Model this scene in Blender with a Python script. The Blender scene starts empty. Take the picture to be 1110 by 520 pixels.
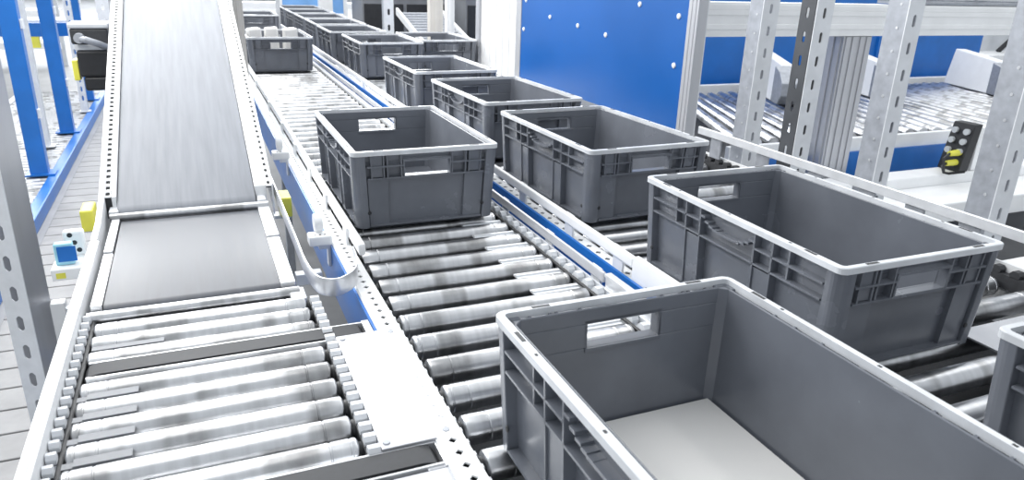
import bpy, bmesh, math, random
from mathutils import Vector, Matrix
random.seed(7)
PI = math.pi
scene = bpy.context.scene
COL = scene.collection

# ------------------------------------------------------------------ materials
def new_mat(name):
    m = bpy.data.materials.new(name); m.use_nodes = True
    nt = m.node_tree
    return m, nt, nt.nodes['Principled BSDF']

def mat(name, col, rough=.5, metal=0., var=.06, scale=18., stretch=(1, 1, 1), bump=0., rvar=.08, spec=.5, coat=0.):
    m, nt, b = new_mat(name)
    N, Lk = nt.nodes, nt.links
    tc = N.new('ShaderNodeTexCoord'); mp = N.new('ShaderNodeMapping')
    mp.inputs['Scale'].default_value = stretch
    nz = N.new('ShaderNodeTexNoise'); nz.inputs['Scale'].default_value = scale; nz.inputs['Detail'].default_value = 5
    oi = N.new('ShaderNodeObjectInfo')
    ad = N.new('ShaderNodeVectorMath'); ad.operation = 'ADD'
    sc = N.new('ShaderNodeMath'); sc.operation = 'MULTIPLY'; sc.inputs[1].default_value = 37.
    Lk.new(oi.outputs['Random'], sc.inputs[0])
    Lk.new(tc.outputs['Object'], mp.inputs['Vector'])
    Lk.new(mp.outputs['Vector'], ad.inputs[0]); Lk.new(sc.outputs[0], ad.inputs[1])
    Lk.new(ad.outputs[0], nz.inputs['Vector'])
    rp = N.new('ShaderNodeValToRGB')
    lo = [max(0, c*(1-var)) for c in col]; hi = [min(1, c*(1+var)) for c in col]
    rp.color_ramp.elements[0].position = .3; rp.color_ramp.elements[1].position = .7
    rp.color_ramp.elements[0].color = (*lo, 1); rp.color_ramp.elements[1].color = (*hi, 1)
    Lk.new(nz.outputs['Fac'], rp.inputs['Fac']); Lk.new(rp.outputs['Color'], b.inputs['Base Color'])
    mr = N.new('ShaderNodeMapRange')
    mr.inputs['To Min'].default_value = max(.02, rough-rvar); mr.inputs['To Max'].default_value = min(1, rough+rvar)
    Lk.new(nz.outputs['Fac'], mr.inputs['Value']); Lk.new(mr.outputs[0], b.inputs['Roughness'])
    b.inputs['Metallic'].default_value = metal
    b.inputs['Specular IOR Level'].default_value = spec
    b.inputs['Coat Weight'].default_value = coat
    if bump:
        bp = N.new('ShaderNodeBump'); bp.inputs['Strength'].default_value = bump; bp.inputs['Distance'].default_value = .002
        Lk.new(nz.outputs['Fac'], bp.inputs['Height']); Lk.new(bp.outputs[0], b.inputs['Normal'])
    return m

def roller_mat():
    """zinc plated steel tube with worn dark rubbing rings along its length"""
    m, nt, b = new_mat('roller_steel')
    N, Lk = nt.nodes, nt.links
    tc = N.new('ShaderNodeTexCoord'); sx = N.new('ShaderNodeSeparateXYZ')
    oi = N.new('ShaderNodeObjectInfo')
    mu = N.new('ShaderNodeMath'); mu.operation = 'MULTIPLY_ADD'; mu.inputs[1].default_value = 91.
    Lk.new(tc.outputs['Object'], sx.inputs[0])
    Lk.new(oi.outputs['Random'], mu.inputs[0]); Lk.new(sx.outputs['X'], mu.inputs[2])
    def nz1(scale, detail, a, bb):
        n = N.new('ShaderNodeTexNoise'); n.noise_dimensions = '1D'
        n.inputs['Scale'].default_value = scale; n.inputs['Detail'].default_value = detail
        Lk.new(mu.outputs[0], n.inputs['W'])
        r = N.new('ShaderNodeMapRange'); r.inputs['From Min'].default_value = a; r.inputs['From Max'].default_value = bb
        Lk.new(n.outputs['Fac'], r.inputs['Value'])
        return r
    big = nz1(8., 2.5, .50, .60)
    fine = nz1(70., 2., .35, .7)
    n3 = N.new('ShaderNodeTexNoise'); n3.inputs['Scale'].default_value = 25.; n3.inputs['Detail'].default_value = 4
    Lk.new(tc.outputs['Object'], n3.inputs['Vector'])
    m1 = N.new('ShaderNodeMath'); m1.operation = 'MULTIPLY'
    Lk.new(big.outputs[0], m1.inputs[0]); Lk.new(n3.outputs['Fac'], m1.inputs[1])
    mx = N.new('ShaderNodeMixRGB'); mx.inputs[1].default_value = (.64, .65, .67, 1); mx.inputs[2].default_value = (.16, .155, .15, 1)
    Lk.new(m1.outputs[0], mx.inputs[0])
    mx2 = N.new('ShaderNodeMixRGB'); mx2.blend_type = 'MULTIPLY'; mx2.inputs[0].default_value = .10
    Lk.new(mx.outputs[0], mx2.inputs[1]); Lk.new(fine.outputs[0], mx2.inputs[2])
    Lk.new(mx2.outputs[0], b.inputs['Base Color'])
    b.inputs['Metallic'].default_value = 1.
    mr = N.new('ShaderNodeMapRange'); mr.inputs['To Min'].default_value = .22; mr.inputs['To Max'].default_value = .42
    Lk.new(n3.outputs['Fac'], mr.inputs['Value']); Lk.new(mr.outputs[0], b.inputs['Roughness'])
    return m

M = dict(
    roller=roller_mat(),
    zinc=mat('galvanised_steel', (.80, .82, .85), .42, .35, .05, 25),
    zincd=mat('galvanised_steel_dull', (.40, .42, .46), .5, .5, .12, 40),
    sheet=mat('sheet_metal', (.72, .73, .75), .35, .7, .05, 12, (1, .15, 1)),
    white=mat('white_paint', (.88, .89, .90), .4, 0, .04, 9),
    alu=mat('anodised_aluminium', (.54, .55, .58), .42, .40, .04, 30, (1, 1, .1)),
    rim=mat('crate_rim_highlight', (.66, .68, .71), .34, 0, .15, 14),  # crate plastic lightened, paints the ceiling light's highlight onto the rim
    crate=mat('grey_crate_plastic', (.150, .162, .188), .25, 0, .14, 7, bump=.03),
    dark=mat('black_plastic', (.018, .019, .022), .5, 0, .2, 30),
    rubber=mat('dark_rubber', (.035, .037, .042), .62, 0, .2, 60),
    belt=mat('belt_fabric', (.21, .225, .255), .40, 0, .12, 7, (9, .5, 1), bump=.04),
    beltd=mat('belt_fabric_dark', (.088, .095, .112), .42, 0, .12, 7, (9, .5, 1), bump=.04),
    blue=mat('blue_paint', (.010, .150, .52), .38, 0, .10, 6),
    bluep=mat('blue_panel', (.004, .105, .40), .34, 0, .08, 2),
    yellow=mat('yellow_plastic', (.80, .76, .10), .45),
    tooth=mat('grey_carrier_plastic', (.70, .72, .75), .5, 0, .08, 40),
    concrete=mat('concrete', (.33, .335, .345), .55, 0, .16, 3.5, rvar=.15),
    slat=mat('light_stripe_slat', (.25, .25, .255), .5, .1, .16, 9),
    cream=mat('cream_paint', (.68, .65, .60), .5, 0, .05, 9),
    paper=mat('white_board', (.84, .83, .81), .55, 0, .03, 6),
    wall=mat('pale_wall', (.80, .82, .85), .7, 0, .05, 1),
    teal=mat('pale_blue_label', (.35, .68, .80), .5),
    skyblue=mat('pale_blue_panel', (.22, .46, .85), .4, 0, .15, 4),
    tray=mat('shade_dark_tray', (.060, .064, .072), .5, .2, .2, 8),  # tray colour darkened to put shade into the gaps between rollers
    shade=mat('shaded_post_side', (.075, .080, .090), .5, .2, .15, 12),  # darker copy of the post steel, shade put into its side faces
    grey=mat('grey_machine_paint', (.20, .21, .23), .5, 0, .1, 8),
    ltgrey=mat('light_grey_paint', (.56, .58, .61), .5, 0, .08, 8),
)

# ------------------------------------------------------------------ mesh builder
class MB:
    def __init__(s): s.v = []; s.f = []; s.m = []
    def add(s, vs, fs, mi=0):
        o = len(s.v); s.v += [tuple(v) for v in vs]
        for f in fs: s.f.append([o+i for i in f]); s.m.append(mi)
        return s
    def hexa(s, c, mi=0):       # c: 4 bottom corners (ccw from above), 4 top corners
        return s.add(c, [(3, 2, 1, 0), (4, 5, 6, 7), (0, 1, 5, 4), (1, 2, 6, 5), (2, 3, 7, 6), (3, 0, 4, 7)], mi)
    def box(s, x0, x1, y0, y1, z0, z1, mi=0, slope=0.):   # slope: rise in z per metre of y
        a, b = slope*y0, slope*y1
        return s.hexa([(x0, y0, z0+a), (x1, y0, z0+a), (x1, y1, z0+b), (x0, y1, z0+b),
                       (x0, y0, z1+a), (x1, y0, z1+a), (x1, y1, z1+b), (x0, y1, z1+b)], mi)
    def prism(s, poly, axis, a, b, mi=0):   # poly in the two other axes, extruded along axis
        n = len(poly)
        def P(p, t):
            return {'x': (t, p[0], p[1]), 'y': (p[0], t, p[1]), 'z': (p[0], p[1], t)}[axis]
        vs = [P(p, a) for p in poly]+[P(p, b) for p in poly]
        fs = [list(range(n))[::-1], list(range(n, 2*n))]+[(i, (i+1) % n, n+(i+1) % n, n+i) for i in range(n)]
        return s.add(vs, fs, mi)
    def lathe(s, prof, axis='x', c=(0, 0, 0), seg=20, mi=0):   # prof: (t along axis, radius)
        o = len(s.v); n = len(prof)
        for t, r in prof:
            for k in range(seg):
                a = 2*PI*k/seg; u, w = r*math.cos(a), r*math.sin(a)
                p = {'x': (t, u, w), 'y': (w, t, u), 'z': (u, w, t)}[axis]
                s.v.append((c[0]+p[0], c[1]+p[1], c[2]+p[2]))
        for i in range(n-1):
            for k in range(seg):
                k2 = (k+1) % seg
                s.f.append([o+i*seg+k, o+i*seg+k2, o+(i+1)*seg+k2, o+(i+1)*seg+k]); s.m.append(mi)
        s.f.append([o+k for k in range(seg)][::-1]); s.m.append(mi)
        s.f.append([o+(n-1)*seg+k for k in range(seg)]); s.m.append(mi)
        return s
    def tube(s, pts, r, seg=10, mi=0):
        pts = [Vector(p) for p in pts]; o = len(s.v); up = Vector((0, 0, 1))
        for i, p in enumerate(pts):
            d = (pts[min(i+1, len(pts)-1)]-pts[max(i-1, 0)]).normalized()
            a = d.cross(up)
            if a.length < 1e-3: a = d.cross(Vector((1, 0, 0)))
            a.normalize(); b = a.cross(d)
            for k in range(seg):
                t = 2*PI*k/seg; q = p+a*(r*math.cos(t))+b*(r*math.sin(t)); s.v.append(tuple(q))
        for i in range(len(pts)-1):
            for k in range(seg):
                k2 = (k+1) % seg
                s.f.append([o+i*seg+k, o+(i+1)*seg+k, o+(i+1)*seg+k2, o+i*seg+k2]); s.m.append(mi)
        s.f.append([o+k for k in range(seg)]); s.m.append(mi)
        s.f.append([o+(len(pts)-1)*seg+k for k in range(seg)][::-1]); s.m.append(mi)
        return s
    def ribbon(s, pts, z0, z1, th, mi=0):    # upright band along a path in plan
        P = [Vector((p[0], p[1], 0)) for p in pts]; n = len(P); vs = []
        zz = [(z0, z1)]*n if len(pts[0]) == 2 else [(z0+p[2], z1+p[2]) for p in pts]
        for i, p in enumerate(P):
            d = (P[min(i+1, n-1)]-P[max(i-1, 0)]).normalized(); q = Vector((-d.y, d.x, 0))*th/2
            a, b = zz[i]
            vs += [(p.x-q.x, p.y-q.y, a), (p.x+q.x, p.y+q.y, a), (p.x+q.x, p.y+q.y, b), (p.x-q.x, p.y-q.y, b)]
        fs = []
        for i in range(n-1):
            for k in range(4):
                k2 = (k+1) % 4; fs.append((i*4+k, (i+1)*4+k, (i+1)*4+k2, i*4+k2))
        fs += [(0, 1, 2, 3), (n*4-1, n*4-2, n*4-3, n*4-4)]
        return s.add(vs, fs, mi)
    def build(s, name, mats, parent=None, loc=(0, 0, 0), bevel=0., smooth=False, seg=2):
        me = bpy.data.meshes.new(name); me.from_pydata(s.v, [], s.f)
        bm = bmesh.new(); bm.from_mesh(me); bmesh.ops.recalc_face_normals(bm, faces=bm.faces); bm.to_mesh(me); bm.free()
        for m in (mats if isinstance(mats, (list, tuple)) else [mats]): me.materials.append(m)
        me.polygons.foreach_set('material_index', s.m)
        if smooth:
            me.polygons.foreach_set('use_smooth', [True]*len(me.polygons))
            me.set_sharp_from_angle(angle=math.radians(38))
        o = bpy.data.objects.new(name, me); COL.objects.link(o); o.location = loc
        if parent: o.parent = parent
        if bevel:
            b = o.modifiers.new('bevel', 'BEVEL'); b.width = bevel; b.segments = seg; b.limit_method = 'ANGLE'; b.angle_limit = math.radians(40)
        return o

def thing(name, label, cat, loc=(0, 0, 0), rz=0., group=None):
    o = bpy.data.objects.new(name, None); COL.objects.link(o)
    o.empty_display_size = .1
    o.location = loc; o.rotation_euler = (0, 0, rz)
    return tag(o, label, cat, group)
def tag(o, label, cat, group=None):
    o['label'] = label; o['category'] = cat
    if group: o['group'] = group
    return o
def struct(o): o['kind'] = 'structure'; return o
def clone(o, parent=None):
    c = o.copy(); COL.objects.link(c)
    if parent: c.parent = parent
    for ch in list(o.children): clone(ch, c)
    return c

# ------------------------------------------------------------------ camera
def setup_camera():
    yaw, pitch, roll = .412, .355, .033
    cy, sy, cp, sp = math.cos(yaw), math.sin(yaw), math.cos(pitch), math.sin(pitch)
    f = Vector((sy*cp, cy*cp, -sp)); r = Vector((cy, -sy, 0)); u = r.cross(f)
    cr, sr = math.cos(roll), math.sin(roll)
    R, U = r*cr+u*sr, u*cr-r*sr
    mw = Matrix(((R.x, U.x, -f.x, -.944), (R.y, U.y, -f.y, -.800), (R.z, U.z, -f.z, 1.565), (0, 0, 0, 1)))
    cd = bpy.data.cameras.new('camera'); cam = bpy.data.objects.new('camera', cd); COL.objects.link(cam)
    cam.matrix_world = mw
    cd.sensor_width = 36; cd.sensor_fit = 'HORIZONTAL'; cd.lens = 792.2/1110*36
    cd.clip_start = .02; cd.clip_end = 200
    cd.dof.use_dof = True; cd.dof.focus_distance = 1.75; cd.dof.aperture_fstop = 9
    scene.camera = cam
setup_camera()

# ------------------------------------------------------------------ setting
def slab(name, x0, x1, y0, y1, z0, z1, m):
    return struct(MB().box(x0, x1, y0, y1, z0, z1).build(name, m))
slab('floor', -14, 16, -4, 34, -.1, 0, M['concrete'])
slab('wall_back', -14, 16, 34, 34.2, 0, 7, M['wall'])
slab('wall_left', -14.2, -14, -4, 34, 0, 7, M['wall'])
slab('wall_right', 16, 16.2, -4, 34, 0, 7, M['wall'])

# added floor slats imitating stripes of light, left of the conveyors
stripes = MB()
y = 1.0
while y < 9.0:
    stripes.box(-1.86, -1.25, y, y+.157, .001, .010); y += .165
tag(stripes.build('light_stripe_slats', M['slat'], bevel=.004), 'added floor slats imitating stripes of light left of the inclined belt', 'walkway')

# ------------------------------------------------------------------ rollers
def roller_mesh(L, r=.025, seg=22):
    h = L/2
    prof = [(-h, r*.80), (-h+.003, r*.97), (-h+.005, r), (-h+.040, r), (-h+.0412, r*.955), (-h+.0428, r*.955), (-h+.044, r),
            (h-.044, r), (h-.0428, r*.955), (h-.0412, r*.955), (h-.040, r), (h-.014, r), (h-.0128, r*.955), (h-.0112, r*.955), (h-.010, r), (h-.005, r), (h-.003, r*.97), (h, r*.80)]
    mb = MB().lathe(prof, 'x', seg=seg)
    return mb
def rollers(parent, x0, x1, ys, ztop, r=.025, caps=True, tilt=None):
    L = x1-x0-.012
    first = roller_mesh(L, r).build('roller', M['roller'], parent, smooth=True)
    if caps:
        for s in (-1, 1):
            cb = MB()
            a, b = sorted((s*(L/2-.001), s*(L/2+.006)))
            cb.lathe([(a, r*.72), (b, r*.66)], 'x', seg=14)
            a, b = sorted((s*(L/2+.005), s*(L/2+.022)))
            cb.lathe([(a, r*.28), (b, r*.28)], 'x', seg=6)
            cb.build('axle', M['dark'], first, smooth=True)
    for i, y in enumerate(ys):
        o = first if i == 0 else clone(first, parent)
        o.location = ((x0+x1)/2, y, ztop-r)
        if random.random() < .5: o.rotation_euler = (random.random()*6, 0, PI)
        else: o.rotation_euler = (random.random()*6, 0, 0)

def teeth(mb, x0, x1, y0, y1, z, h=.016, pitch=.047, fill=.62, mi=0, slope=0., zb=None):
    """castellated roller carrier: low bar with rounded hex teeth"""
    mb.box(x0, x1, y0, y1, z-(zb or .03), z-h, mi, slope)
    y = y0
    while y+pitch*fill <= y1:
        a, b = y, y+pitch*fill; c = (b-a)*.25
        poly = [(a+c*.3, z-h-.001), (a, z-h*.45), (a+c, z), (b-c, z), (b, z-h*.45), (b-c*.3, z-h-.001)]
        poly = [(p, q+slope*p) for p, q in poly]
        mb.prism(poly, 'x', x0, x1, mi)
        y += pitch
    return mb

# perforated strip: local (u across, w along), returns vertices mapped through fn(u, w, n)
def perf(mb, W, Lg, pitch, sw, sh, fn, th=.003, mi=0, off=0., c=.35):
    n = int(Lg/pitch+.5)
    a, b = sw/2, sh/2; k = min(a, b)*c*2
    hole = [(a, -b+k), (a, b-k), (a-k, b), (-a+k, b), (-a, b-k), (-a, -b+k), (-a+k, -b), (a-k, -b)]
    hw, hp = W/2, pitch/2
    out = [(hw, -b+k), (hw, b-k), (a-k, hp), (-a+k, hp), (-hw, b-k), (-hw, -b+k), (-a+k, -hp), (a-k, -hp)]
    cor = [(hw, hp), (-hw, hp), (-hw, -hp), (hw, -hp)]
    for i in range(n):
        w0 = (i+.5)*pitch
        vs = []
        for nn in (0, th):
            for (u, w) in hole+out+cor: vs.append(fn(u+off, w+w0, nn))
        fs = []
        for lay in (0, 20):
            for j in (0, 2, 4, 6):      # straight sides
                fs.append((lay+j, lay+j+1, lay+8+j+1, lay+8+j))
            for j, cc in ((1, 0), (3, 1), (5, 2), (7, 3)):
                j2 = (j+1) % 8
                fs.append((lay+j, lay+j2, lay+8+j2, lay+16+cc, lay+8+j))
        for j in range(8): fs.append((j, (j+1) % 8, 20+(j+1) % 8, 20+j))
        # long edges
        ring = [8, 9, 16, 10, 11, 17, 12, 13, 18, 14, 15, 19]
        for e in range(12):
            p, q = ring[e], ring[(e+1) % 12]
            fs.append((p, q, 20+q, 20+p))
        mb.add(vs, fs, mi)
    return n*pitch

def upright(name, label, cat, x, y, z0, z1, w=.07, d=.07, slot=(.012, .034), pitch=.075, side='plain', group=None, foot=True, rz=0., mdull=None, dots=True):
    """perforated C-section rack post: slotted face to -y, side face to -x"""
    t = thing(name, label, cat, (x, y, z0), rz, group)
    H = z1-z0
    mb = MB()
    n = perf(mb, w, H, pitch, slot[0], slot[1], lambda u, s, q: (u, -d/2+q, s))
    H = n
    mb.build('slotted_face', M['zinc'], t)
    mb = MB()
    if side == 'slots':
        perf(mb, d-.006, H, pitch, slot[0], slot[1], lambda u, s, q: (-w/2+q, u+.003, s))
    else:
        mb.box(-w/2, -w/2+.003, -d/2+.003, d/2, 0, H)
        if dots:
            zz = .04
            while zz < H:
                for uu in (-.008, ):
                    mb.lathe([(-w/2-.0012, .0042), (-w/2+.0006, .0048)], 'x', (0, uu, zz), 8, 1)
                zz += pitch*.85
    mb.box(w/2-.003, w/2, -d/2+.003, d/2, 0, H)
    mb.box(w/2-.018, w/2-.003, d/2-.003, d/2, 0, H)
    mb.box(-w/2+.003, -w/2+.018, d/2-.003, d/2, 0, H)
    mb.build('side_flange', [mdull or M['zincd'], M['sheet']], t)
    if foot:
        fb = MB().box(-w*.85, w*.85, -d*.85, d*.85, 0, .008)
        fb.box(-w/2-.004, -w/2, -d/2, d/2, .008, .09).box(-w/2, w/2, -d/2-.004, -d/2, .008, .09)
        for zz in (.03, .065):
            fb.lathe([(-d/2-.010, .008), (-d/2-.004, .008)], 'y', (0, 0, zz), 6)
        fb.build('foot_plate', M['zinc'], t)
    return t

# ------------------------------------------------------------------ crates
CW, CL, CH = .4, .6, .22
def hx(v): return .1825-.010*(1-v/CH)
def hy(v): return .2825-.010*(1-v/CH)
def wbox(mb, side, u0, u1, v0, v1, n0, n1, mi=0):
    def P(u, v, n):
        if side in ('r', 'l'):
            s = 1 if side == 'r' else -1
            return (s*(hx(v)+n), s*u*hy(v)/hy(CH), v)
        s = 1 if side == 'b' else -1
        return (-s*u*hx(v)/hx(CH), s*(hy(v)+n), v)
    c = [P(u0, v0, n1), P(u1, v0, n1), P(u1, v0, n0), P(u0, v0, n0), P(u0, v1, n1), P(u1, v1, n1), P(u1, v1, n0), P(u0, v1, n0)]
    mb.hexa(c, mi)
def rrect(hxx, hyy, r, n=5):
    pts = []
    for cx, cy, a0 in ((hxx-r, hyy-r, 0), (-hxx+r, hyy-r, 90), (-hxx+r, -hyy+r, 180), (hxx-r, -hyy+r, 270)):
        for i in range(n+1):
            a = math.radians(a0+90*i/n); pts.append((cx+r*math.cos(a), cy+r*math.sin(a)))
    return pts
def make_crate(label):
    t = thing('storage_crate', label, 'crate')
    D = .017
    b = MB()
    # shell: long walls, end walls round their hand hole, floor
    for s in ('r', 'l'): wbox(b, s, -.284, .284, .012, .212, -.004, 0)
    for s in ('b', 'f'):
        wbox(b, s, -.184, .184, .012, .150, -.004, 0); wbox(b, s, -.184, .184, .188, .212, -.004, 0)
        wbox(b, s, -.184, -.062, .150, .188, -.004, 0); wbox(b, s, .062, .184, .150, .188, -.004, 0)
    b.box(-.172, .172, -.272, .272, .012, .018)
    # rounded corner posts
    for sx in (-1, 1):
        for sy in (-1, 1):
            low, top = [], []
            for v, dst in ((.012, low), (.212, top)):
                r = .022; cx, cy = hx(v)+D-r, hy(v)+D-r
                arc = [(cx-.012, cy+r), ] + [(cx+r*math.cos(a), cy+r*math.sin(a)) for a in [PI/2*(1-k/6) for k in range(7)]]+[(cx+r, cy-.012), (cx+r-D-.002, cy-.012), (cx-.012, cy+r-D-.002)]
                dst += [(sx*px, sy*py, v) for px, py in arc]
            n = len(low)
            b.add(low+top, [list(range(n)), list(range(n, 2*n))]+[(i, (i+1) % n, n+(i+1) % n, n+i) for i in range(n)])
            # drain dot
            vv = .055
            b.lathe([(hy(vv)+D-.002, .0055), (hy(vv)+D+.0006, .0055)] if sy > 0 else [(-hy(vv)-D-.0006, .0055), (-hy(vv)-D+.002, .0055)], 'y', (sx*(hx(vv)-.018), 0, vv), 10, 1)
            b.lathe([(hx(vv)+D-.002, .0055), (hx(vv)+D+.0006, .0055)] if sx > 0 else [(-hx(vv)-D-.0006, .0055), (-hx(vv)-D+.002, .0055)], 'x', (0, sy*(hy(vv)-.018), vv), 10, 1)
    b.build('body', [M['crate'], M['dark']], t, bevel=.0012, seg=1)
    # stiffening ribs
    rb = MB()
    for s in ('r', 'l'):
        for v in (.145, .176): 
            wbox(rb, s, -.262, -.085, v, v+.004, 0, D); wbox(rb, s, .085, .262, v, v+.004, 0, D)
        wbox(rb, s, -.085, .085, .145, .149, 0, D)
        for u in (-.135, -.085, .085, .135):
            wbox(rb, s, u-.002, u+.002, .018, .210, 0, D if abs(u) < .1 else D)
        for u in (-.175, .175): wbox(rb, s, u-.002, u+.002, .149, .210, 0, D*.8)
        for u0, u1 in ((-.133, -.087), (.087, .133)): wbox(rb, s, u0, u1, .020, .140, 0, D*.8)
        wbox(rb, s, -.262, .262, .016, .021, 0, D)
        # curved grip flange
        K = 12
        for k in range(K):
            a0, a1 = -1+2*k/K, -1+2*(k+1)/K
            z0 = .168+.026*abs(a0)**3; z1 = .168+.026*abs(a1)**3
            wbox(rb, s, .083*a0, .083*a1, (z0+z1)/2, (z0+z1)/2+.005, 0, D)
    for s in ('b', 'f'):
        for v in (.144, .176):
            wbox(rb, s, -.162, -.066, v, v+.004, 0, D); wbox(rb, s, .066, .162, v, v+.004, 0, D)
        for u in (-.118, -.108, -.07, .07, .108, .118, .15, -.15):
            wbox(rb, s, u-.002, u+.002, .144, .210, 0, D*.9)
        for u0, u1 in ((-.148, -.121), (.121, .148)): wbox(rb, s, u0, u1, .150, .205, 0, D*.7)
        for u0, u1 in ((-.162, -.108), (.108, .162)): wbox(rb, s, u0, u1, .020, .144, 0, D*.6)
        wbox(rb, s, -.162, .162, .016, .021, 0, D)
    rb.build('stiffening_rib', M['crate'], t)
    # hand holes: frame lips
    for s in ('b', 'f'):
        hb = MB()
        wbox(hb, s, -.066, .066, .144, .150, -.006, D); wbox(hb, s, -.066, .066, .188, .193, -.004, D)
        wbox(hb, s, -.066, -.062, .150, .188, -.004, D); wbox(hb, s, .062, .066, .150, .188, -.004, D)
        hb.build('hand_hole_frame', M['crate'], t)
    # top rim
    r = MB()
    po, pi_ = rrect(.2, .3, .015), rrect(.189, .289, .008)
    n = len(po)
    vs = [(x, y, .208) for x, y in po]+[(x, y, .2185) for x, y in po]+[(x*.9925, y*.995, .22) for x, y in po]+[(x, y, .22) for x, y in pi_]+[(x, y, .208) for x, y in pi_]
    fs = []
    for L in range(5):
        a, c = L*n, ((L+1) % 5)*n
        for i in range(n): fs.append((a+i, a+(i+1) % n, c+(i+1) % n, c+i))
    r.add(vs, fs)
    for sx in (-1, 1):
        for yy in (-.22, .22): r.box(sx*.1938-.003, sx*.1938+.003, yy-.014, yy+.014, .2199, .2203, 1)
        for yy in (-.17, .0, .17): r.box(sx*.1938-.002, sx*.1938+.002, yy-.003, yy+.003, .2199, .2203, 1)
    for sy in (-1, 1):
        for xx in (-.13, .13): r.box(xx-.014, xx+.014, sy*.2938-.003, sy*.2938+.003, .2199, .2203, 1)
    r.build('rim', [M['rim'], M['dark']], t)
    f = MB()
    f.box(-.158, .158, -.258, .258, 0, .012)
    f.build('base_skid', M['crate'], t, bevel=.003)
    return t

Z0 = .9005
CR_G, CM_G = 'grey crates on the right-hand roller lane', 'grey crates on the middle roller lane'
proto = make_crate('large open grey crate nearest the perforated posts, second from the photo right edge')
def crate(corner, rz, label, group, first=False):
    o = proto if first else clone(proto)
    c, s = math.cos(rz), math.sin(rz)
    o.location = (corner[0]+.2*c-.3*s, corner[1]+.2*s+.3*c, Z0); o.rotation_euler = (0, 0, rz)
    o['label'] = label; o['group'] = group
    return o
crate((0, 0), -.006, 'large dark grey crate right of centre, in front of the perforated posts', CR_G, True)
crate((.04, -.83), .0, 'dark grey crate cut off by the right edge of the photo', CR_G)
crate((-.002, .855), .031, 'grey open crate below the right edge of the blue panel', CR_G)
crate((-.011, 1.607), .033, 'grey open crate below the left edge of the blue panel, third along the right lane', CR_G)
crate((-.035, 2.42), .01, 'grey crate just behind the third crate of the right lane, before the white panel', CR_G)
crate((-.008, 3.72), .0, 'pale grey crate with its short end facing us, fifth along the right lane', CR_G)
for i, (x, y) in enumerate(((-.05, 4.5), (-.04, 5.2), (-.04, 5.88), (-.04, 6.56), (-.04, 7.24))):
    crate((x, y), 0, ['far grey crate directly behind the end-on pale crate of the right lane', 'far grey crate, second behind the end-on pale crate of the right lane',
                      'far grey crate, third behind the end-on pale crate of the right lane', 'far grey crate, fourth behind the end-on pale crate, next to last of the row',
                      'farthest grey crate at the end of the right lane row'][i], CR_G)
crate((.398, 3.86), .0, 'grey crate standing at the right side of the lane left of the white panel', CR_G)
crate((-.605, 1.0), .0, 'grey crate in the middle of the middle lane, beside the blue side plate', CM_G)
crate((-.625, 4.1), .0, 'dark grey crate at the far end of the middle lane holding white packets', CM_G)
crate((-.60, 6.2), .0, 'farthest pale grey crate of the middle lane, next to the cream post', CM_G)
crate((-.600, -.555), .0, 'big foreground grey crate at the bottom edge with a white board inside', CM_G)
tag(MB().box(-.565, -.235, -.520, .010, Z0+.0190, Z0+.0225).build('cardboard_sheet', M['paper'], bevel=.001), 'off white board lying in the bottom of the foreground crate', 'board')
for i, (x, y, rz) in enumerate(((-.555, 4.45, .2), (-.44, 4.50, -.1), (-.325, 4.44, .2))):
    pk = MB().hexa([(-.05, -.04, 0), (.05, -.04, 0), (.05, .04, 0), (-.05, .04, 0), (-.04, -.03, .225), (.045, -.032, .232), (.04, .03, .235), (-.045, .03, .228)])
    tag(pk.build('packet', M['paper'], loc=(x, y, Z0+.019), bevel=.012), ['white packet at the left in the far middle lane crate', 'white packet in the middle of three in the far middle lane crate', 'white packet at the right in the far middle lane crate'][i], 'packet', 'white packets in the far crate').rotation_euler = (0, 0, rz)

# ------------------------------------------------------------------ left roller conveyor (front left)
def legs(t, xs, ys, z, w=.04):
    for x in xs:
        for y in ys:
            MB().box(x-w/2, x+w/2, y-w/2, y+w/2, 0, z).build('leg', M['zincd'], t, bevel=.003)
t = thing('roller_conveyor', 'short roller conveyor at the front left with dark cross belts and pale cover plate', 'conveyor')
MB().box(-1.216, -1.196, -.75, 1.08, .80, .928).box(-1.212, -1.203, -.75, 1.08, .928, .931).build('side_rail', M['white'], t, bevel=.003)
tb = MB(); teeth(tb, -1.194, -1.181, -.75, .70, .908, h=.016, pitch=.0305, fill=.48, zb=.03)
MB().box(-1.1955, -1.180, -.75, .70, .84, .8925).build('carrier_core', M['dark'], t)
tb.build('roller_carrier', [M['tooth']], t)
MB().tube([(-1.178, y, .890) for y in (-.75, -.3, .1, .45, .7)], .0045).build('cable', M['dark'], t)
MB().box(-1.195, -1.10, -.75, .70, .78, .80).box(-1.10, -.70, -.75, .70, .78, .785).build('under_tray', M['tray'], t)
tb = MB(); teeth(tb, -.771, -.753, .086, .66, .906, h=.014, pitch=.0305, fill=.66, zb=.03); tb.build('roller_carrier', [M['tooth']], t)
MB().box(-.7725, -.7525, .086, .66, .82, .8925).build('carrier_core', M['dark'], t)
ysL = [.659, .603, .540, .428, .368, .308, .248, .188, .128, -.01, -.075, -.14, -.205]
rollers(t, -1.180, -.772, ysL, .9005, r=.0245)
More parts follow.
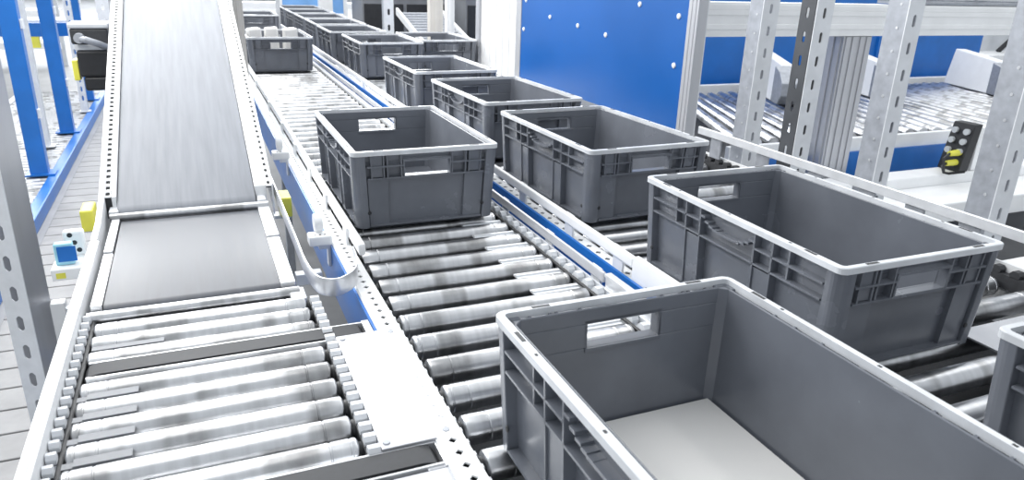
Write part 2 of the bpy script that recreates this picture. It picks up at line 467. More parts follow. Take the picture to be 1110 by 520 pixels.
# dark flat transfer belts between the rollers
for (y, xa, xb) in ((.482, -1.178, -.690), (.060, -1.16, -.672)):
    bb = MB()
    pr = [(xa+.03, .876), (xa+.012, .881), (xa+.006, .889), (xa+.012, .897), (xa+.03, .901), (xb-.03, .901), (xb-.012, .897), (xb-.006, .889), (xb-.012, .881), (xb-.03, .876)]
    bb.prism(pr, 'y', y-.021, y+.021)
    bb.build('transfer_belt', M['rubber'], t, smooth=True)
    MB().box(xa+.01, xb, y+.024, y+.029, .84, .899).box(xa+.01, xb, y-.029, y-.024, .84, .899).box(xb-.002, xb+.012, y-.034, y+.034, .82, .899).build('belt_guide', M['sheet'], t, bevel=.001)
for y in (.398, .338, .278, .218):
    MB().box(-1.20, -1.10, y-.008, y+.006, .888, .893).box(-1.16, -1.085, y-.010, y+.008, .893, .8965).build('divider_fin', M['grey'], t)
MB().box(-1.17, -1.05, .565, .580, .888, .894).build('divider_fin', M['grey'], t)
cp = MB().box(-.752, -.640, .086, .455, .899, .904).box(-.752, -.748, .086, .455, .862, .899).box(-.752, -.640, .086, .090, .868, .899).build('cover_plate', M['alu'], t, bevel=.0012)
for x, y in ((-.742, .100), (-.650, .100), (-.742, .440), (-.650, .440)):
    MB().lathe([(.904, .0055), (.9055, .005), (.9056, .0025)], 'z', (x, y, 0), 12).build('screw', M['zincd'], cp)
MB().box(-.752, -.655, -.75, .025, .80, .897).box(-.70, -.655, .025, .036, .80, .897).build('front_box', M['alu'], t, bevel=.002)
legs(t, (-1.207, -.742), (-.6, .65), .80)

# ------------------------------------------------------------------ inclined belt conveyor
SL = .349
def zi(y): return .468+SL*y
Y1 = 4.4
t = thing('belt_conveyor', 'wide grey belt conveyor rising from the front rollers to the top edge, toothed white sides', 'conveyor')
mb = MB()
def belt(mb, ya, yb, za, zb, x0, x1, r=.020):
    d = math.atan2(zb-za, yb-ya); pts = []
    for k in range(9):
        a = d+PI/2+PI*k/8; pts.append((ya+r*math.cos(a), za-r+r*math.sin(a)))
    for k in range(9):
        a = d-PI/2+PI*k/8; pts.append((yb+r*math.cos(a), zb-r+r*math.sin(a)))
    mb.prism(pts, 'x', x0, x1)
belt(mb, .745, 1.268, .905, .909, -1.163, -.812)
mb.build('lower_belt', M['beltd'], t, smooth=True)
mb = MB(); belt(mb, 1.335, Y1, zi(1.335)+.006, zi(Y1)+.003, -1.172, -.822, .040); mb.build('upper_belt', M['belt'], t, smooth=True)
MB().lathe([(-1.19, .011), (-.79, .011)], 'x', (0, 1.292, .915), 14).build('nose_bar', M['roller'], t, smooth=True)
MB().lathe([(-1.19, .013), (-.785, .013)], 'x', (0, .708, .893), 14).build('nose_bar', M['roller'], t, smooth=True)
for x in (-1.181, -.806):
    MB().box(x-.012, x+.012, 1.30, 1.345, .86, .93).build('bearing_block', M['zinc'], t, bevel=.003)
for (x0, x1, nm) in ((-1.186, -1.174, 'l'), (-.820, -.789, 'r')):
    mb = MB(); c = .468
    mb.box(x0, x1, 1.345, Y1, c-.06, c+.020, slope=SL); mb.build('side_plate', M['white'], t, bevel=.002)
    mb = MB()
    e = .0095 if nm == 'l' else 0; mb.box(x0, x1+e, .73, 1.03, .86, .910); mb.box(x0, x1+e*.8, 1.035, 1.295, .86, .914)
    mb.build('side_plate', M['sheet'], t, bevel=.002)
mb = MB(); perf(mb, .0145, 2.95, .0265, .0105, .0165, lambda u, q, w: (-1.194+u, 1.345+q, .468+.020+SL*(1.345+q)-.002+w), c=.12)
mb.build('toothed_strip', M['white'], t)
mb = MB(); mb.box(-1.2005, -1.1865, 1.345, Y1-.03, .468-.04, .468+.0165, slope=SL); mb.build('strip_backing', M['dark'], t)
# perforated flange on the right
mb = MB()
c = .468+.020
perf(mb, .015, 3.0, .030, .0085, .017, lambda u, s, q: (-.7805+u, 1.345+s, c+SL*(1.345+s)-.004+q))
mb.box(-.7730, -.7690, 1.345, Y1-.05, c-.09, c+.003, slope=SL)
mb.build('perforated_flange', M['white'], t)
MB().box(-.788, -.7735, 1.345, Y1-.05, c-.0075, c-.0045, slope=SL).build('strip_backing', M['dark'], t)
# outer rail on the left follows the climb
mb = MB()
pts = [(1.08, .930), (1.20, .936), (1.32, .958), (1.5, zi(1.5)+.026), (Y1, zi(Y1)+.026)]
for (a, za), (b, zb) in zip(pts[:-1], pts[1:]):
    mb.hexa([(-1.214, a, za-.12), (-1.201, a, za-.12), (-1.201, b, zb-.12), (-1.214, b, zb-.12), (-1.214, a, za), (-1.201, a, za), (-1.201, b, zb), (-1.214, b, zb)])
mb.build('side_rail', M['white'], t)
MB().box(-1.165, -.80, .75, 1.26, .800, .855).build('slider_bed', M['zincd'], t)
mb = MB(); c2 = .468
mb.box(-1.170, -.825, 1.36, Y1, c2-.09, c2-.045, slope=SL); mb.build('slider_bed', M['zincd'], t)
for (x, y) in ((-1.207, 1.03), (-1.207, 3.2), (-.80, 3.2), (-.80, 1.0)):
    z = .80 if y < 1.3 else zi(y)-.07
    MB().box(x-.02, x+.02, y-.02, y+.02, 0, z).build('leg', M['zincd'], t, bevel=.003)
MB().box(-.765, -.70, .95, .98, .80, .83).build('cross_bar', M['white'], t, bevel=.002)
# dark flat carrier below the right edge
mb = MB(); mb.box(-.806, -.775, .66, .72, .80, .899); mb.build('end_bracket', M['zinc'], t, bevel=.002)

# drive motor hanging on the left of the incline
t = thing('drive_motor', 'black gear motor with a white housing lid and grey cable, left of the inclined belt', 'motor', (-1.325, 2.85, 1.08))
motor = t
MB().box(-.075, .075, -.08, .08, 0, .13).box(-.06, .07, -.075, .08, -.07, 0).build('gearbox', M['dark'], t, bevel=.012)
MB().box(-.09, .08, -.07, .09, .16, .235).build('terminal_box', M['rubber'], t, bevel=.01)
MB().box(-.095, .085, -.075, .095, .235, .262).build('lid', M['ltgrey'], t, bevel=.008)
MB().box(-.08, .06, -.075, .07, .131, .159).build('cooling_fin', M['ltgrey'], t, bevel=.004)
MB().tube([(-.05, -.085, .185), (-.02, -.115, .185), (.03, -.10, .165), (.075, -.05, .135), (.10, .02, .11), (.13, .08, .10)], .017, 10).lathe([(-.105, .024), (-.068, .026)], 'y', (-.05, 0, .19), 12).build('cable', M['zincd'], t, smooth=True)
MB().box(.07, .128, -.05, .05, .02, .10).build('mounting_arm', M['zinc'], t)
MB().box(-.105, -.078, -.05, .05, -.02, .08).build('yellow_guard', M['yellow'], t, bevel=.004)
MB().box(.02, .09, -.06, .06, -.26, -.071).build('bracket', M['zincd'], t, bevel=.004)
motor.scale = (.84, .84, .84)

# ------------------------------------------------------------------ middle roller conveyor
t = thing('roller_conveyor', 'long middle roller conveyor with blue left side plate and white guard rails', 'conveyor')
YM0, YM1 = -.75, 7.2
MB().box(-.676, -.671, .10, YM1, .775, .898).build('side_plate', M['blue'], t)
mb = MB()
perf(mb, .040, 7.9, .031, .014, .014, lambda u, s, q: (-.649+u, YM0+s, .9015+q), c=.5)
mb.box(-.671, -.667, YM0, YM1, .80, .9015); mb.build('roller_carrier', M['white'], t)
mb = MB(); mb.box(-.666, -.634, YM0, YM1, .860, .899); mb.build('carrier_core', M['dark'], t)
mb = MB(); teeth(mb, -.632, -.626, YM0, .55, .903, h=.012, pitch=.031, fill=.55, zb=.03); mb.build('toothed_strip', M['tooth'], t)
mb = MB(); teeth(mb, -.176, -.160, YM0, YM1, .908, h=.018, pitch=.047, fill=.6, zb=.06); mb.build('roller_carrier', M['tooth'], t)
MB().tube([(-.180, y, .893) for y in (YM0, 1, 3, 5, YM1)], .004).build('cable', M['dark'], t)
MB().box(-.156, -.151, YM0, YM1, .80, .905).build('side_plate', M['zinc'], t)
MB().box(-.630, -.178, YM0, YM1, .79, .795).build('under_tray', M['tray'], t)
ysM = [.882-.0945*k for k in range(-64, 17)]
rollers(t, -.622, -.180, ysM, .9005)
for y in [.882-.0945*k+.047 for k in range(-2, 10)]:
    MB().box(-.30, -.186, y-.014, y+.014, .884, .8875).box(-.30, -.186, y-.004, y+.006, .8875, .891).build('slip_plate', M['zinc'], t)
# guard rails
def guard(t, x0, x1, z0, z1, ya, yb, m, ybr, zb, xb):
    MB().box(x0, x1, ya, yb, z0, z1).build('guard_rail', m, t, bevel=.005)
    for y in ybr:
        MB().box(xb-.003, xb+.003, y-.022, y+.022, zb, z1-.004).build('rail_bracket', M['white'], t, bevel=.001)
guard(t, -.634, -.618, .922, .952, .80, YM1, M['white'], [.95, 1.25, 1.55, 1.9, 2.3, 2.8, 3.5], .905, -.637)
guard(t, -.150, -.140, .908, .934, .50, YM1, M['alu'], [.55, .80, 1.1, 1.5, 2.0, 2.6, 3.3], .85, -.1375)
mb = MB(); mb.box(-.150, -.136, -.75, .49, .880, .938); mb.box(-.155, -.150, -.75, .49, .930, .938)
mb.build('guard_plate', M['sheet'], t, bevel=.002)
legs(t, (-.650, -.155), (-.6, .6, 2.2, 4.0, 6.5), .79, .03)

# ------------------------------------------------------------------ right roller conveyor
t = thing('roller_conveyor', 'long right roller conveyor under the row of grey crates, blue left side', 'conveyor')
MB().box(-.110, -.103, YM0, 8.2, .76, .929).build('side_plate', M['blue'], t)
mb = MB()
perf(mb, .034, 8.9, .047, .014, .018, lambda u, s, q: (-.058+u, YM0+s, .9015+q), c=.5)
mb.box(-.102, -.075, YM0, 8.15, .80, .9045); mb.build('roller_carrier', M['white'], t)
MB().box(-.0745, -.044, YM0, 8.1, .86, .899).build('carrier_core', M['dark'], t)
rollers(t, -.036, .800, [7.9-.0945*k for k in range(0, 92)], .9005)
mb = MB(); teeth(mb, .806, .826, YM0, 8.2, .925, h=.016, pitch=.047, fill=.55, zb=.05); mb.build('roller_carrier', M['rubber'], t)
MB().box(.828, .835, YM0, 8.2, .78, .93).build('side_plate', M['white'], t)
MB().box(-.04, .80, YM0, 8.2, .785, .79).build('under_tray', M['tray'], t)
guard(t, -.096, -.084, .948, .976, .47, 7.6, M['white'], [.55, .8, 1.1, 1.5, 2.0, 2.6, 3.3], .9, -.0815)
mb = MB(); mb.box(-.099, -.094, -.75, .465, .905, .980).box(-.094, -.084, -.75, .465, .974, .980)
for y in (.40, .30, .15): mb.box(-.1002, -.099, y-.006, y+.006, .925, .932, 1)
mb.build('guard_plate', [M['white'], M['dark']], t, bevel=.001)
MB().box(.796, .804, -.75, 1.45, 1.000, 1.028).build('guard_rail', M['zinc'], t, bevel=.002)
for y in (-.1, .12, .34, .50, .66, .86, 1.1, 1.35):
    MB().box(.805, .812, y-.03, y+.03, .926, 1.024).build('rail_bracket', M['zincd'], t, bevel=.002)
for y in (.10, .28, .46, .72, 1.0):
    MB().tube([(.80, y, .945), (.85, y+.02, .95), (.875, y+.05, .94)], .010, 10).build('hose_fitting', M['white'], t, smooth=True)
MB().box(.42, .795, -.075, .062, .9015, .906).build('cover_plate', M['alu'], t, bevel=.001)
legs(t, (-.06, .815), (-.6, .7, 2.2, 4.0, 6.5), .785, .03)

# curved metal guide strip between the two conveyors
def catmull(P, n=6):
    out = []
    for i in range(len(P)-1):
        p0, p1, p2, p3 = P[max(i-1, 0)], P[i], P[i+1], P[min(i+2, len(P)-1)]
        for k in range(n):
            s = k/n
            out.append(tuple(.5*(2*b+(c-a)*s+(2*a-5*b+4*c-d)*s*s+(-a+3*b-3*c+d)*s**3) for a, b, c, d in zip(p0, p1, p2, p3)))
    out.append(tuple(P[-1])); return out
gs = MB().ribbon(catmull([(-.762, 1.55), (-.7615, 1.15), (-.762, .90), (-.762, .76), (-.752, .665), (-.728, .635), (-.700, .640), (-.668, .678), (-.652, .74), (-.646, .81)]), .906, .946, .003)
tag(gs.build('guide_strip', M['sheet'], smooth=True), 'thin curved sheet metal guide strip bridging the inclined belt and the blue plate', 'guide strip')

# ------------------------------------------------------------------ sensors
def sensor(name, label, cat, loc, kind, rz=0):
    t = thing(name, label, cat, loc, rz)
    if kind == 'yellow':
        MB().box(-.016, .016, -.045, .045, 0, .060).build('housing', M['yellow'], t, bevel=.004)
        MB().box(-.0175, -.016, -.025, .025, .015, .045).build('lens', M['dark'], t)
        MB().box(*((-.012, .054) if loc[0] < -1 else (-.034, .012)), -.02, .02, -.010, 0).build('bracket', M['zinc'], t)
    else:
        MB().box(-.028, .028, -.022, .022, 0, .026).build('housing', M['white'], t, bevel=.004)
        MB().lathe([(-.010, .022), (.010, .022)], 'x', (0, .018, .05), 16).build('reflector', M['white'], t, smooth=True)
        MB().box(-.006, .006, .008, .022, .020, .05).build('stem', M['white'], t)
        for x in (-.012, .0, .012): MB().lathe([(.026, .003), (.0268, .003)], 'z', (x, -.01, 0), 8).build('screw', M['dark'], t)
        MB().box(-.004, .0235, -.012, .012, -.012, 0).box(.0175, .0235, -.012, .012, -.06, -.012).build('bracket', M['zinc'], t)
    return t
sensor('sensor_box', 'yellow sensor box at the left side of the inclined belt', 'sensor', (-1.255, 1.42, .855), 'yellow')
sensor('sensor_box', 'yellow sensor box right of the inclined belt, beside the blue plate', 'sensor', (-.735, 1.40, .85), 'yellow', .0)
sensor('reflex_sensor', 'small white sensor beside the yellow box, nearest the curved strip', 'sensor', (-.700, .96, .905), 'white')
sensor('reflex_sensor', 'small white sensor with round reflector farther up along the blue plate', 'sensor', (-.700, 1.78, .925), 'white')
t = thing('reflex_sensor', 'white sensor with blue face and black buttons outside the left rail', 'sensor', (-1.275, 1.13, .83))
MB().box(-.035, .030, -.035, .03, 0, .03).box(.028, .060, -.02, .02, .005, .02).build('base', M['white'], t, bevel=.003)
MB().box(-.025, .015, -.012, .012, .03, .085).build('housing', M['teal'], t, bevel=.004)
MB().box(-.018, .022, -.0135, -.012, .04, .078).build('display', M['blue'], t)
kp = MB().box(-.012, .034, .05, .075, .03, .095).box(-.01, .03, .03, .06, .0, .03).build('keypad', M['white'], t, bevel=.006)
for k in range(3): MB().lathe([(.0485, .006), (.05, .006)], 'y', (.004+.008*k, 0, .085-.02*k), 10).build('button', M['dark'], kp)
MB().box(-.025, -.005, -.0358, -.035, .006, .02).build('sticker', M['yellow'], t)

# ------------------------------------------------------------------ right hand posts, panel and portal
PG = 'perforated steel posts behind the right lane'
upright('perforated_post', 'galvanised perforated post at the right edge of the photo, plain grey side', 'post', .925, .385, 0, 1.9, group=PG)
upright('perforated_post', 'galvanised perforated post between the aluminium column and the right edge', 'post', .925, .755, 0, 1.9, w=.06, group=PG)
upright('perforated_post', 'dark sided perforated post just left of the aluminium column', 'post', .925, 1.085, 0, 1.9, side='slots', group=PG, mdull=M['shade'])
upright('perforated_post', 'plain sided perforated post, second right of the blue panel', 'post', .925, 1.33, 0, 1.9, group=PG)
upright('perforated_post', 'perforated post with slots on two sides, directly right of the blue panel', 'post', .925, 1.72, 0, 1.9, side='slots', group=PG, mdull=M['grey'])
t = thing('safety_partition', 'large glossy blue panel with pale bolts above the row of crates', 'panel', (.84, 2.45, .0))
MB().box(0, .008, -.80, .80, .96, 1.9).build('sheet', M['bluep'], t)
for (y, z) in ((-.74, 1.22), (-.74, 1.41), (-.45, 1.44), (-.18, 1.29), (.10, 1.31), (.42, 1.33), (.76, 1.24), (.74, 1.40), (.3, 1.6), (-.4, 1.6)):
    MB().lathe([(-.007, .007), (-.004, .011), (.0005, .012)], 'x', (0, y, z), 12).build('bolt', M['white'], t, smooth=True)
MB().box(-.004, .040, -.865, -.802, 0, 1.9).box(-.006, -.004, -.850, -.842, 0, 1.9).box(-.006, -.004, -.825, -.817, 0, 1.9).build('frame_profile', M['alu'], t, bevel=.003)
MB().box(-.004, .040, .802, .840, 0, 1.9).build('frame_profile', M['alu'], t, bevel=.003)
t = thing('ribbed_partition', 'tall white ribbed panel left of the blue panel', 'panel', (.84, 3.62, 0))
mb = MB()
for k in range(11): mb.box(0 if k % 2 else -.006, .012, -.30+k*.0525, -.30+(k+1)*.0525-.002, .93, 1.9)
mb.build('sheet', M['white'], t, bevel=.003)
MB().box(-.02, .04, .285, .345, 0, 1.9).build('frame_profile', M['alu'], t, bevel=.004)
MB().box(-.004, .03, -.33, -.302, 0, 1.9).build('frame_profile', M['alu'], t, bevel=.004)

t = thing('white_beam', 'thick white horizontal beam with grooves behind the perforated posts', 'beam', (0, 1.80, 0))
mb = MB(); mb.box(.98, 5.2, 0, .10, 1.322, 1.462)
for z in (1.352, 1.41, 1.432): mb.box(.98, 5.2, -.004, 0, z, z+.022)
mb.build('extrusion', M['white'], t, bevel=.003)
MB().box(.965, .98, -.004, .104, 1.318, 1.466).build('end_cap', M['dark'], t)
t = thing('aluminium_column', 'square grooved aluminium column standing under the white beam', 'column', (1.925, 1.90, 0))
mb = MB(); w = .088
mb.box(-w, w, -w, w, 0, 1.32)
for k in (-.064, -.024, .024, .064):
    mb.box(k-.012, k+.012, -w-.006, -w, 0, 1.318); mb.box(-w-.006, -w, k-.012, k+.012, 0, 1.318)
mb.build('profile', M['alu'], t, bevel=.002)
MB().box(-.10, .10, -.10, .10, 0, .02).build('foot_plate', M['zincd'], t)
# cable tray and hoses on top of the beam
t = thing('cable_tray', 'grey cable tray with loose hoses on top of the white beam', 'cable tray', (0, 1.80, 1.466))
MB().box(2.1, 4.4, .0, .10, .0, .012).box(2.1, 4.4, .095, .10, .012, .04).build('tray', M['zincd'], t)
for k in range(4):
    MB().tube([(2.2+.5*k+.12*j, .03+.02*((j+k) % 3), .030+.014*((j*k) % 3)) for j in range(9)], .012, 8).build('hose', M['ltgrey' if k % 2 else 'white'], t, smooth=True)

# ------------------------------------------------------------------ cross conveyor behind the portal
t = thing('roller_conveyor', 'wide cross roller conveyor behind the white beam with fanned rollers and blue front', 'conveyor')
first = None
n = 44
for k in range(n):
    x = 1.62+.105*k
    f = k/(n-1)
    ang = PI/2-math.radians(23*(1-min(1, f*1.6))+6*min(1, f*1.6))
    if first is None:
        first = roller_mesh(1.45, .028, 14).build('roller', M['roller'], t, smooth=True)
        o = first
    else: o = clone(first, t)
    o.location = (x+.20*(1-min(1, f*1.6)), 2.73, .772+.0015*math.sin(k*1.7)); o.rotation_euler = (0, 0, ang)
MB().box(1.35, 6.4, 1.915, 1.945, .725, .805).build('side_rail', M['white'], t, bevel=.004)
MB().box(1.35, 6.4, 1.900, 1.914, .60, .735).build('side_plate', M['blue'], t)
MB().box(1.35, 6.4, 3.56, 3.60, .70, .82).build('side_rail', M['white'], t, bevel=.004)
MB().box(1.35, 6.4, 1.946, 3.55, .655, .66).build('under_tray', M['tray'], t)
legs(t, (1.45, 3.2, 5.5), (1.93, 3.58), .655, .05)
t = thing('support_stand', 'low white machine frame of stacked beams below the blue front plate', 'frame', (0, 0, 0))
MB().box(1.12, 6.2, 1.62, 1.74, .585, .665).build('beam', M['white'], t, bevel=.006)
MB().box(1.12, 6.2, 1.26, 1.36, .57, .66).build('beam', M['white'], t, bevel=.006)
MB().box(1.12, 6.2, 1.363, 1.617, .59, .61).build('shelf_plate', M['white'], t)
MB().box(1.05, 6.2, .86, .98, .40, .50).build('beam', M['white'], t, bevel=.006)
for x in (1.2, 3.0, 5.0):
    MB().box(x-.03, x+.03, .89, .95, 0, .4).build('leg', M['zincd'], t)
    MB().box(x-.03, x+.03, 1.28, 1.34, 0, .57).build('leg', M['zincd'], t)
    MB().box(x-.03, x+.03, 1.65, 1.71, 0, .585).build('leg', M['zincd'], t)
    MB().box(x-.025, x+.025, .98, 1.28, .42, .48).build('cross_bar', M['zincd'], t)
t = thing('connector_block', 'black connector block with yellow plugs and cables on the white frame', 'connector', (2.60, 1.68, .666))
MB().hexa([(-.03, -.06, 0), (.04, -.06, 0), (.04, .06, 0), (-.03, .06, 0), (.02, -.06, .24), (.075, -.06, .24), (.075, .06, .24), (.02, .06, .24)]).build('block', M['dark'], t, bevel=.004)
MB().box(.078, .20, -.05, .05, 0, .22).build('plate', M['white'], t, bevel=.004)
for k in range(3):
    for j in (-.032, .032):
        MB().lathe([(-.012, .016), (.012, .014)], 'x', (-.034+.208*(.10+.05*k), j, .10+.05*k), 10).build('socket', M['ltgrey'], t, smooth=True)
for k in range(2):
    MB().lathe([(-.075, .013), (-.02, .016), (.0, .016)], 'x', (-.03+.208*(.045+.05*k), -.03, .045+.05*k), 10).build('yellow_plug', M['yellow'], t, smooth=True)
    MB().tube([(-.09+.01*k, -.03, .045+.05*k), (-.13, -.04, .035+.04*k), (-.15, -.07, .012), (-.13, -.085, .009), (-.02, -.085, .009)], .007, 8).build('cable', M['dark'], t, smooth=True)
tag(MB().lathe([(-.02, .035), (.02, .035), (.024, .028)], 'y', (0, 0, 0), 20).build('round_cap', M['white'], loc=(1.56, 1.235, .62), smooth=True), 'round white cap on the front of the white machine frame', 'cap')
# slanted sheet deflectors with grey ends
DG = 'slanted white deflectors on the cross conveyor'
def deflector(loc, rz, label, ln=.75):
    t = thing('deflector', label, 'deflector', loc, rz, DG)
    c = [(-.02, -ln/2), (.10, -ln/2), (.10, ln/2), (-.02, ln/2)]
    MB().hexa([(-.02, -ln/2+.2, .0), (.12, -ln/2+.2, .0), (.12, ln/2, .0), (-.02, ln/2, .0), (.02, -ln/2+.2, .23), (.10, -ln/2+.2, .23), (.10, ln/2, .27), (.02, ln/2, .27)]).build('sheet', M['white'], t, bevel=.006)
    MB().prism([(-ln/2, .06), (-ln/2+.06, .0), (-ln/2+.195, .0), (-ln/2+.195, .225), (-ln/2+.08, .20), (-ln/2, .14)], 'x', -.025, .125).build('end_box', M['zincd'], t, bevel=.006)
deflector((2.62, 3.12, .805), -.45, 'white slanted deflector with grey end seen just right of the blue panel')
deflector((3.45, 3.10, .805), -.38, 'white slanted deflector with grey end seen behind the aluminium column')
deflector((4.55, 3.02, .805), -.38, 'white slanted deflector with grey end farthest right on the cross conveyor')
t = thing('rear_partition', 'long blue back panel behind the slanted deflectors', 'panel', (0, 3.75, 0))
MB().box(2.1, 5.55, 0, .03, .35, 1.5).build('sheet', M['blue'], t)
for x in (3.05, 4.3): MB().box(x-.03, x+.03, -.02, 0, .35, 1.5).build('seam', M['blue'], t)
for x in (2.3, 5.4): MB().box(x-.03, x+.03, 0.001, .029, 0, .35).build('leg', M['zincd'], t)
# clutter at the far right
t = thing('machine_cabinet', 'grey machine with a yellow lamp and pale pipes at the upper right edge', 'machine', (7.2, 4.3, 0))
MB().box(-.9, .9, 0, .7, 0, .62).build('base', M['grey'], t, bevel=.01)
MB().box(-.9, .9, .3, .7, .62, 1.5).build('back', M['ltgrey'], t, bevel=.01)
MB().box(-.85, .9, -.1, .3, .84, .90).build('shelf', M['white'], t)
MB().box(.0, .25, -.05, .2, .621, .839).build('blue_box', M['blue'], t)
MB().box(.45, .62, .1, .29, 1.05, 1.2).build('yellow_lamp', M['yellow'], t, bevel=.01)
MB().tube([(-.3, .2, .9), (-.2, .1, 1.1), (-.1, .15, 1.35), (-.05, .25, 1.5)], .025).build('hose', M['dark'], t, smooth=True)
tag(MB().lathe([(-.35, .05), (.35, .05)], 'x', (0, 0, 0), 14).box(-.3, .3, -.03, .03, -.25, -.045).build('white_pipe', M['white'], loc=(5.35, 3.0, 1.07), smooth=True), 'short white pipe stub lying at the right end of the cross conveyor', 'pipe')

# ------------------------------------------------------------------ far background, middle
BG = 'slim posts in the background'
def slim(name, label, x, y, w, d, m, z1=2.2):
    t = thing(name, label, 'post', (x, y, 0))
    mb = MB().box(-w/2, w/2, -d/2, d/2, .012, z1)
    mb.box(-w*.18, w*.18, -d/2-.004, -d/2, .012, z1)
    mb.build('profile', m, t, bevel=.004)
    MB().box(-w, w, -d, d, 0, .012).build('foot_plate', M['zincd'], t)
    return t
slim('slim_post', 'cream post left of the middle lane, beside the top of the inclined belt', -.706, 3.3, .046, .05, M['cream'])
slim('slim_post', 'slim grey post between the far ends of the middle and right lanes', -.130, 6.9, .034, .05, M['ltgrey'])
slim('slim_post', 'white slim post behind the crates left of the white panel', .90, 4.75, .06, .06, M['white'])
slim('slim_post', 'broad cream post in front of the dark cabinets', 1.05, 5.6, .12, .08, M['cream'])
slim('slim_post', 'white post at the left of the dark cabinets', .62, 8.7, .16, .12, M['white'])
upright('perforated_post', 'perforated white post in front of the dark cabinets', 'post', .90, 6.7, 0, 2.0, w=.10, d=.08, slot=(.025, .06), pitch=.15, group='perforated posts in the background')
for i, (x, y, w, h, lb) in enumerate(((1.40, 7.9, 1.0, 1.22, 'dark cabinet with pale lid left of the broad cream post'), (2.35, 7.2, .9, 1.25, 'dark cabinet right of the broad cream post'), (2.4, 10.2, 1.6, 1.6, 'tall grey cabinet farthest back in the middle'))):
    t = thing('cabinet', lb, 'cabinet', (x, y, 0))
    MB().box(-w/2, w/2, 0, .6, .05, h).build('body', M['grey'], t, bevel=.01)
    MB().box(-w/2+.03, w/2-.03, .03, .57, 0, .05).build('plinth', M['dark'], t)
    MB().box(-w/2-.03, w/2+.03, -.03, .63, h, h+.05).build('lid', M['ltgrey'], t, bevel=.006)
    for s in (-1, 1):
        dd = MB().box(s*w/4-w/4+.02, s*w/4+w/4-.02, -.015, -.001, .12, h-.08).build('door', M['dark'], t, bevel=.004)
        MB().box(-s*.0+s*.05-.012, s*.05+.012, -.035, -.016, h*.5, h*.5+.14).build('handle', M['zinc'], dd)
t = thing('gravity_chute', 'sloping dark roller chute in front of the dark cabinets', 'chute', (1.35, 6.2, 0))
mb = MB()
for k in range(12): mb.lathe([(-.22, .018), (.22, .018)], 'x', (0, .08*k, .86+.02*k), 10)
mb.build('roller', M['zincd'], t, smooth=True)
for s in (-1, 1):
    MB().hexa([(s*.24-.012, -.05, .82), (s*.24+.012, -.05, .82), (s*.24+.012, .95, 1.07), (s*.24-.012, .95, 1.07), (s*.24-.012, -.05, .89), (s*.24+.012, -.05, .89), (s*.24+.012, .95, 1.14), (s*.24-.012, .95, 1.14)]).build('side_rail', M['white'], t)
    MB().box(s*.24-.02, s*.24+.02, .3, .34, 0, .90).build('leg', M['zincd'], t)
t = thing('hanging_panel', 'pale blue panel hanging in the far middle background', 'panel', (.55, 9.2, 0))
MB().box(-.38, .38, 0, .02, .95, 1.9).build('sheet', M['skyblue'], t)
MB().box(-.43, -.381, -.02, .04, 0, 2).build('frame_profile', M['white'], t); MB().box(.381, .43, -.02, .04, 0, 2).build('frame_profile', M['white'], t)
# far racks across the hall
def rack(x0, x1, y, label, zs, group='far storage racks'):
    t = thing('storage_rack', label, 'rack', (0, y, 0), 0, group)
    n = max(2, int((x1-x0)/1.4)+1)
    for k in range(n):
        x = x0+(x1-x0)*k/(n-1)
        MB().box(x-.04, x+.04, 0, .08, 0, 2.4).build('post', M['white' if k % 2 else 'ltgrey'], t)
    for z in zs: MB().box(x0, x1, -.012, 0, z, z+.09).box(x0, x1, .081, .6, z+.06, z+.085).build('shelf', M['white'], t)
    return t
rack(-1.0, 2.6, 13.0, 'white storage rack far back beyond the rows of crates', (.3, .8, 1.3, 1.8))
rack(-9.5, -2.7, 12.0, 'white storage rack far back on the left', (.25, .7, 1.15, 1.6))
rack(4.5, 12.5, 9.0, 'white storage rack far back on the right', (.3, .8, 1.3, 1.8))

# ------------------------------------------------------------------ left side
upright('perforated_post', 'near perforated steel post with large slots at the left edge', 'post', -1.482, 1.60, 0, 2.0, w=.082, d=.085, slot=(.022, .048), pitch=.096, rz=-.50, mdull=M['alu'], group='perforated posts on the left')
t = thing('pneumatic_clamp', 'small blue and grey clamp fixed to the near left post', 'clamp', (-1.404, 1.60, .47))
MB().box(-.02, .02, -.02, .02, -.06, .10).build('body', M['white'], t, bevel=.004)
MB().lathe([(-.12, .010), (.06, .010)], 'z', (.032, -.01, 0), 12).build('rod', M['blue'], t, smooth=True)
MB().lathe([(.06, .014), (.08, .014)], 'z', (.032, -.01, 0), 12).build('cap', M['zinc'], t, smooth=True)
t = thing('roller_conveyor', 'low roller conveyor with blue edge channel on the floor at the far left', 'conveyor', (0, 0, 0))
MB().box(-1.975, -1.905, 1.5, 9.2, 0, .09).build('edge_channel', M['blue'], t, bevel=.006)
MB().box(-2.80, -2.74, 1.5, 9.2, 0, .09).build('edge_channel', M['white'], t, bevel=.006)
first = None
for k in range(80):
    if first is None: first = MB().lathe([(-.375, .026), (.375, .026)], 'x', seg=12).build('roller', M['roller'], t, smooth=True); o = first
    else: o = clone(first, t)
    o.location = (-2.357, 1.6+.094*k, .055)
MB().box(-2.73, -1.985, 1.5, 9.2, .0, .012).build('under_tray', M['tray'], t)
for i, (y, lb) in enumerate(((5.15, 'thick blue post nearest on the left, standing on the blue channel'), (6.62, 'blue post in the middle of three on the left'), (8.35, 'blue post behind the drive motor, farthest of three on the left'))):
    t = thing('blue_post', lb, 'post', (-2.03, y, .09), 0, 'blue posts on the left')
    MB().box(-.055, .055, -.05, .05, 0, 2.2).build('column', M['blue'], t, bevel=.006)
    MB().box(-.085, .10, -.075, .075, 0, .012).build('foot_plate', M['blue'], t)
    for z in (.4, 1.0): MB().box(.056, .070, -.03, .03, z, z+.06).build('bracket', M['zinc'], t)
GL = 'perforated posts on the left'
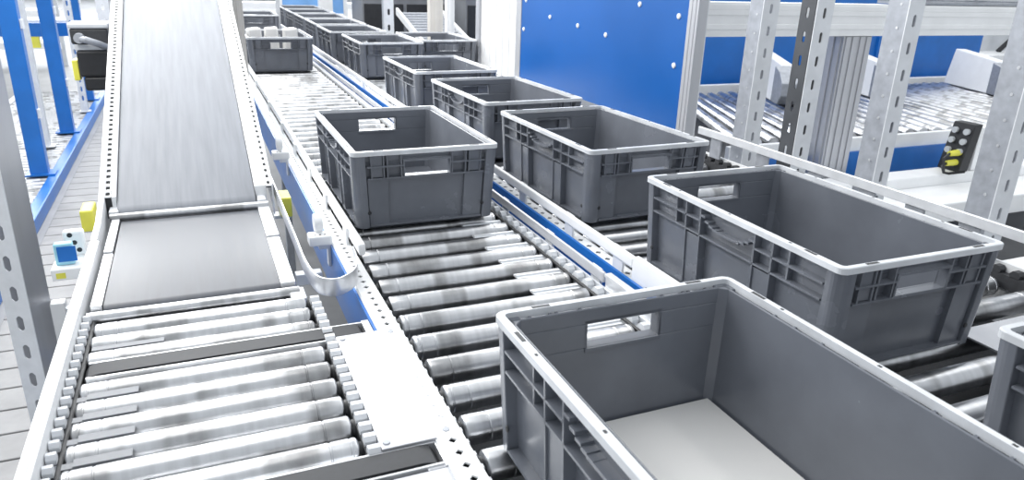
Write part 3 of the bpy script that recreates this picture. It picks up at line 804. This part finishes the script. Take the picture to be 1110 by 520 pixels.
upright('perforated_post', 'pale perforated post just right of the thickest blue post', 'post', -2.13, 6.05, .093, 2.3, w=.09, d=.07, slot=(.02, .05), pitch=.09, group=GL, mdull=M['ltgrey'], dots=False)
upright('perforated_post', 'pale perforated post behind the near left post', 'post', -2.62, 5.2, .093, 2.3, w=.08, d=.07, slot=(.02, .05), pitch=.09, group=GL, mdull=M['ltgrey'], dots=False)
upright('perforated_post', 'dark perforated post above the drive motor', 'post', -1.60, 6.6, .0105, 2.3, w=.10, d=.08, slot=(.025, .05), pitch=.12, group=GL, mdull=M['grey'], dots=False)
upright('perforated_post', 'thin brownish perforated post between two blue posts below the blue pipe', 'post', -1.99, 7.6, .093, 2.2, w=.06, d=.06, slot=(.02, .05), pitch=.09, group=GL, mdull=M['zincd'], dots=False)
t = thing('curved_conveyor', 'curved blue belt edge with yellow bracket between the blue posts', 'conveyor', (0, 0, 0))
P = catmull([(-3.8, 9.1), (-3.2, 8.85), (-2.6, 8.75), (-2.15, 8.8), (-1.85, 9.1), (-1.75, 9.7)])
MB().ribbon(P, .72, .86, .06).build('side_plate', M['blue'], t, smooth=True)
MB().ribbon([(x-.02, y+.35) for x, y in P], .74, .88, .5).build('belt', M['white'], t, smooth=True)
MB().box(-2.75, -2.45, 8.72, 8.78, .60, .72).build('bracket', M['yellow'], t)
for x, y in ((-3.3, 9.15), (-1.76, 9.6)): MB().box(x-.03, x+.03, y-.03, y+.03, 0, .72).build('leg', M['zincd'], t)
for i, (x0, x1, y, z, lb) in enumerate(((-7, -2.95, 6.9, .40, 'low white conveyor behind the thick blue post'), (-8, -2.6, 10.2, .7, 'white conveyor farther back behind the blue pipe'))):
    t = thing('conveyor', lb, 'conveyor', (0, y, 0))
    MB().box(x0, x1, 0, .05, z-.12, z+.05).build('side_rail', M['white'], t, bevel=.01)
    MB().box(x0, x1, .65, .7, z-.12, z+.05).build('side_rail', M['white'], t, bevel=.01)
    MB().box(x0, x1, .051, .649, z-.02, z).build('belt', M['ltgrey'], t)
    for x in (x0+.3, (x0+x1)/2, x1-.3):
        MB().box(x-.03, x+.03, .0, .05, 0, z-.12).build('leg', M['ltgrey'], t)

# ------------------------------------------------------------------ light
w = bpy.data.worlds.new('hall_light'); scene.world = w; w.use_nodes = True
bg = w.node_tree.nodes['Background']; bg.inputs[0].default_value = (.90, .95, 1, 1); bg.inputs[1].default_value = .58
def area(name, loc, sx, sy, power, rot=(0, 0, 0), col=(1, .99, .97)):
    l = bpy.data.lights.new(name, 'AREA'); l.shape = 'RECTANGLE'; l.size = sx; l.size_y = sy; l.energy = power; l.color = col
    o = bpy.data.objects.new(name, l); COL.objects.link(o); o.location = loc; o.rotation_euler = rot
for x in (-4.5, -1.2, 2.2, 5.6):
    area('strip_light', (x, 7.5, 5.2), .5, 15, 125)
area('added_low_fill', (-.45, 5.6, 2.8), .35, 5, 20)  # added unseen fill, brightens the far crates and middle rollers
area('added_side_fill', (-1.75, 2.9, 2.5), .4, 3.6, 55, (0, math.radians(-48), 0))  # added unseen fill from the left for crate sides and upper belt
area('added_far_fill', (2, 30, 9.5), 30, 9, 5200, (math.radians(-78), 0, 0), (.95, .98, 1))  # added unseen light panel, gives rims and rollers a bright reflection

# ------------------------------------------------------------------ colour management
vs = scene.view_settings
scene.display_settings.display_device = 'sRGB'
vs.view_transform = 'Standard'; vs.look = 'None'; vs.gamma = 1; vs.exposure = .52; vs.use_curve_mapping = False
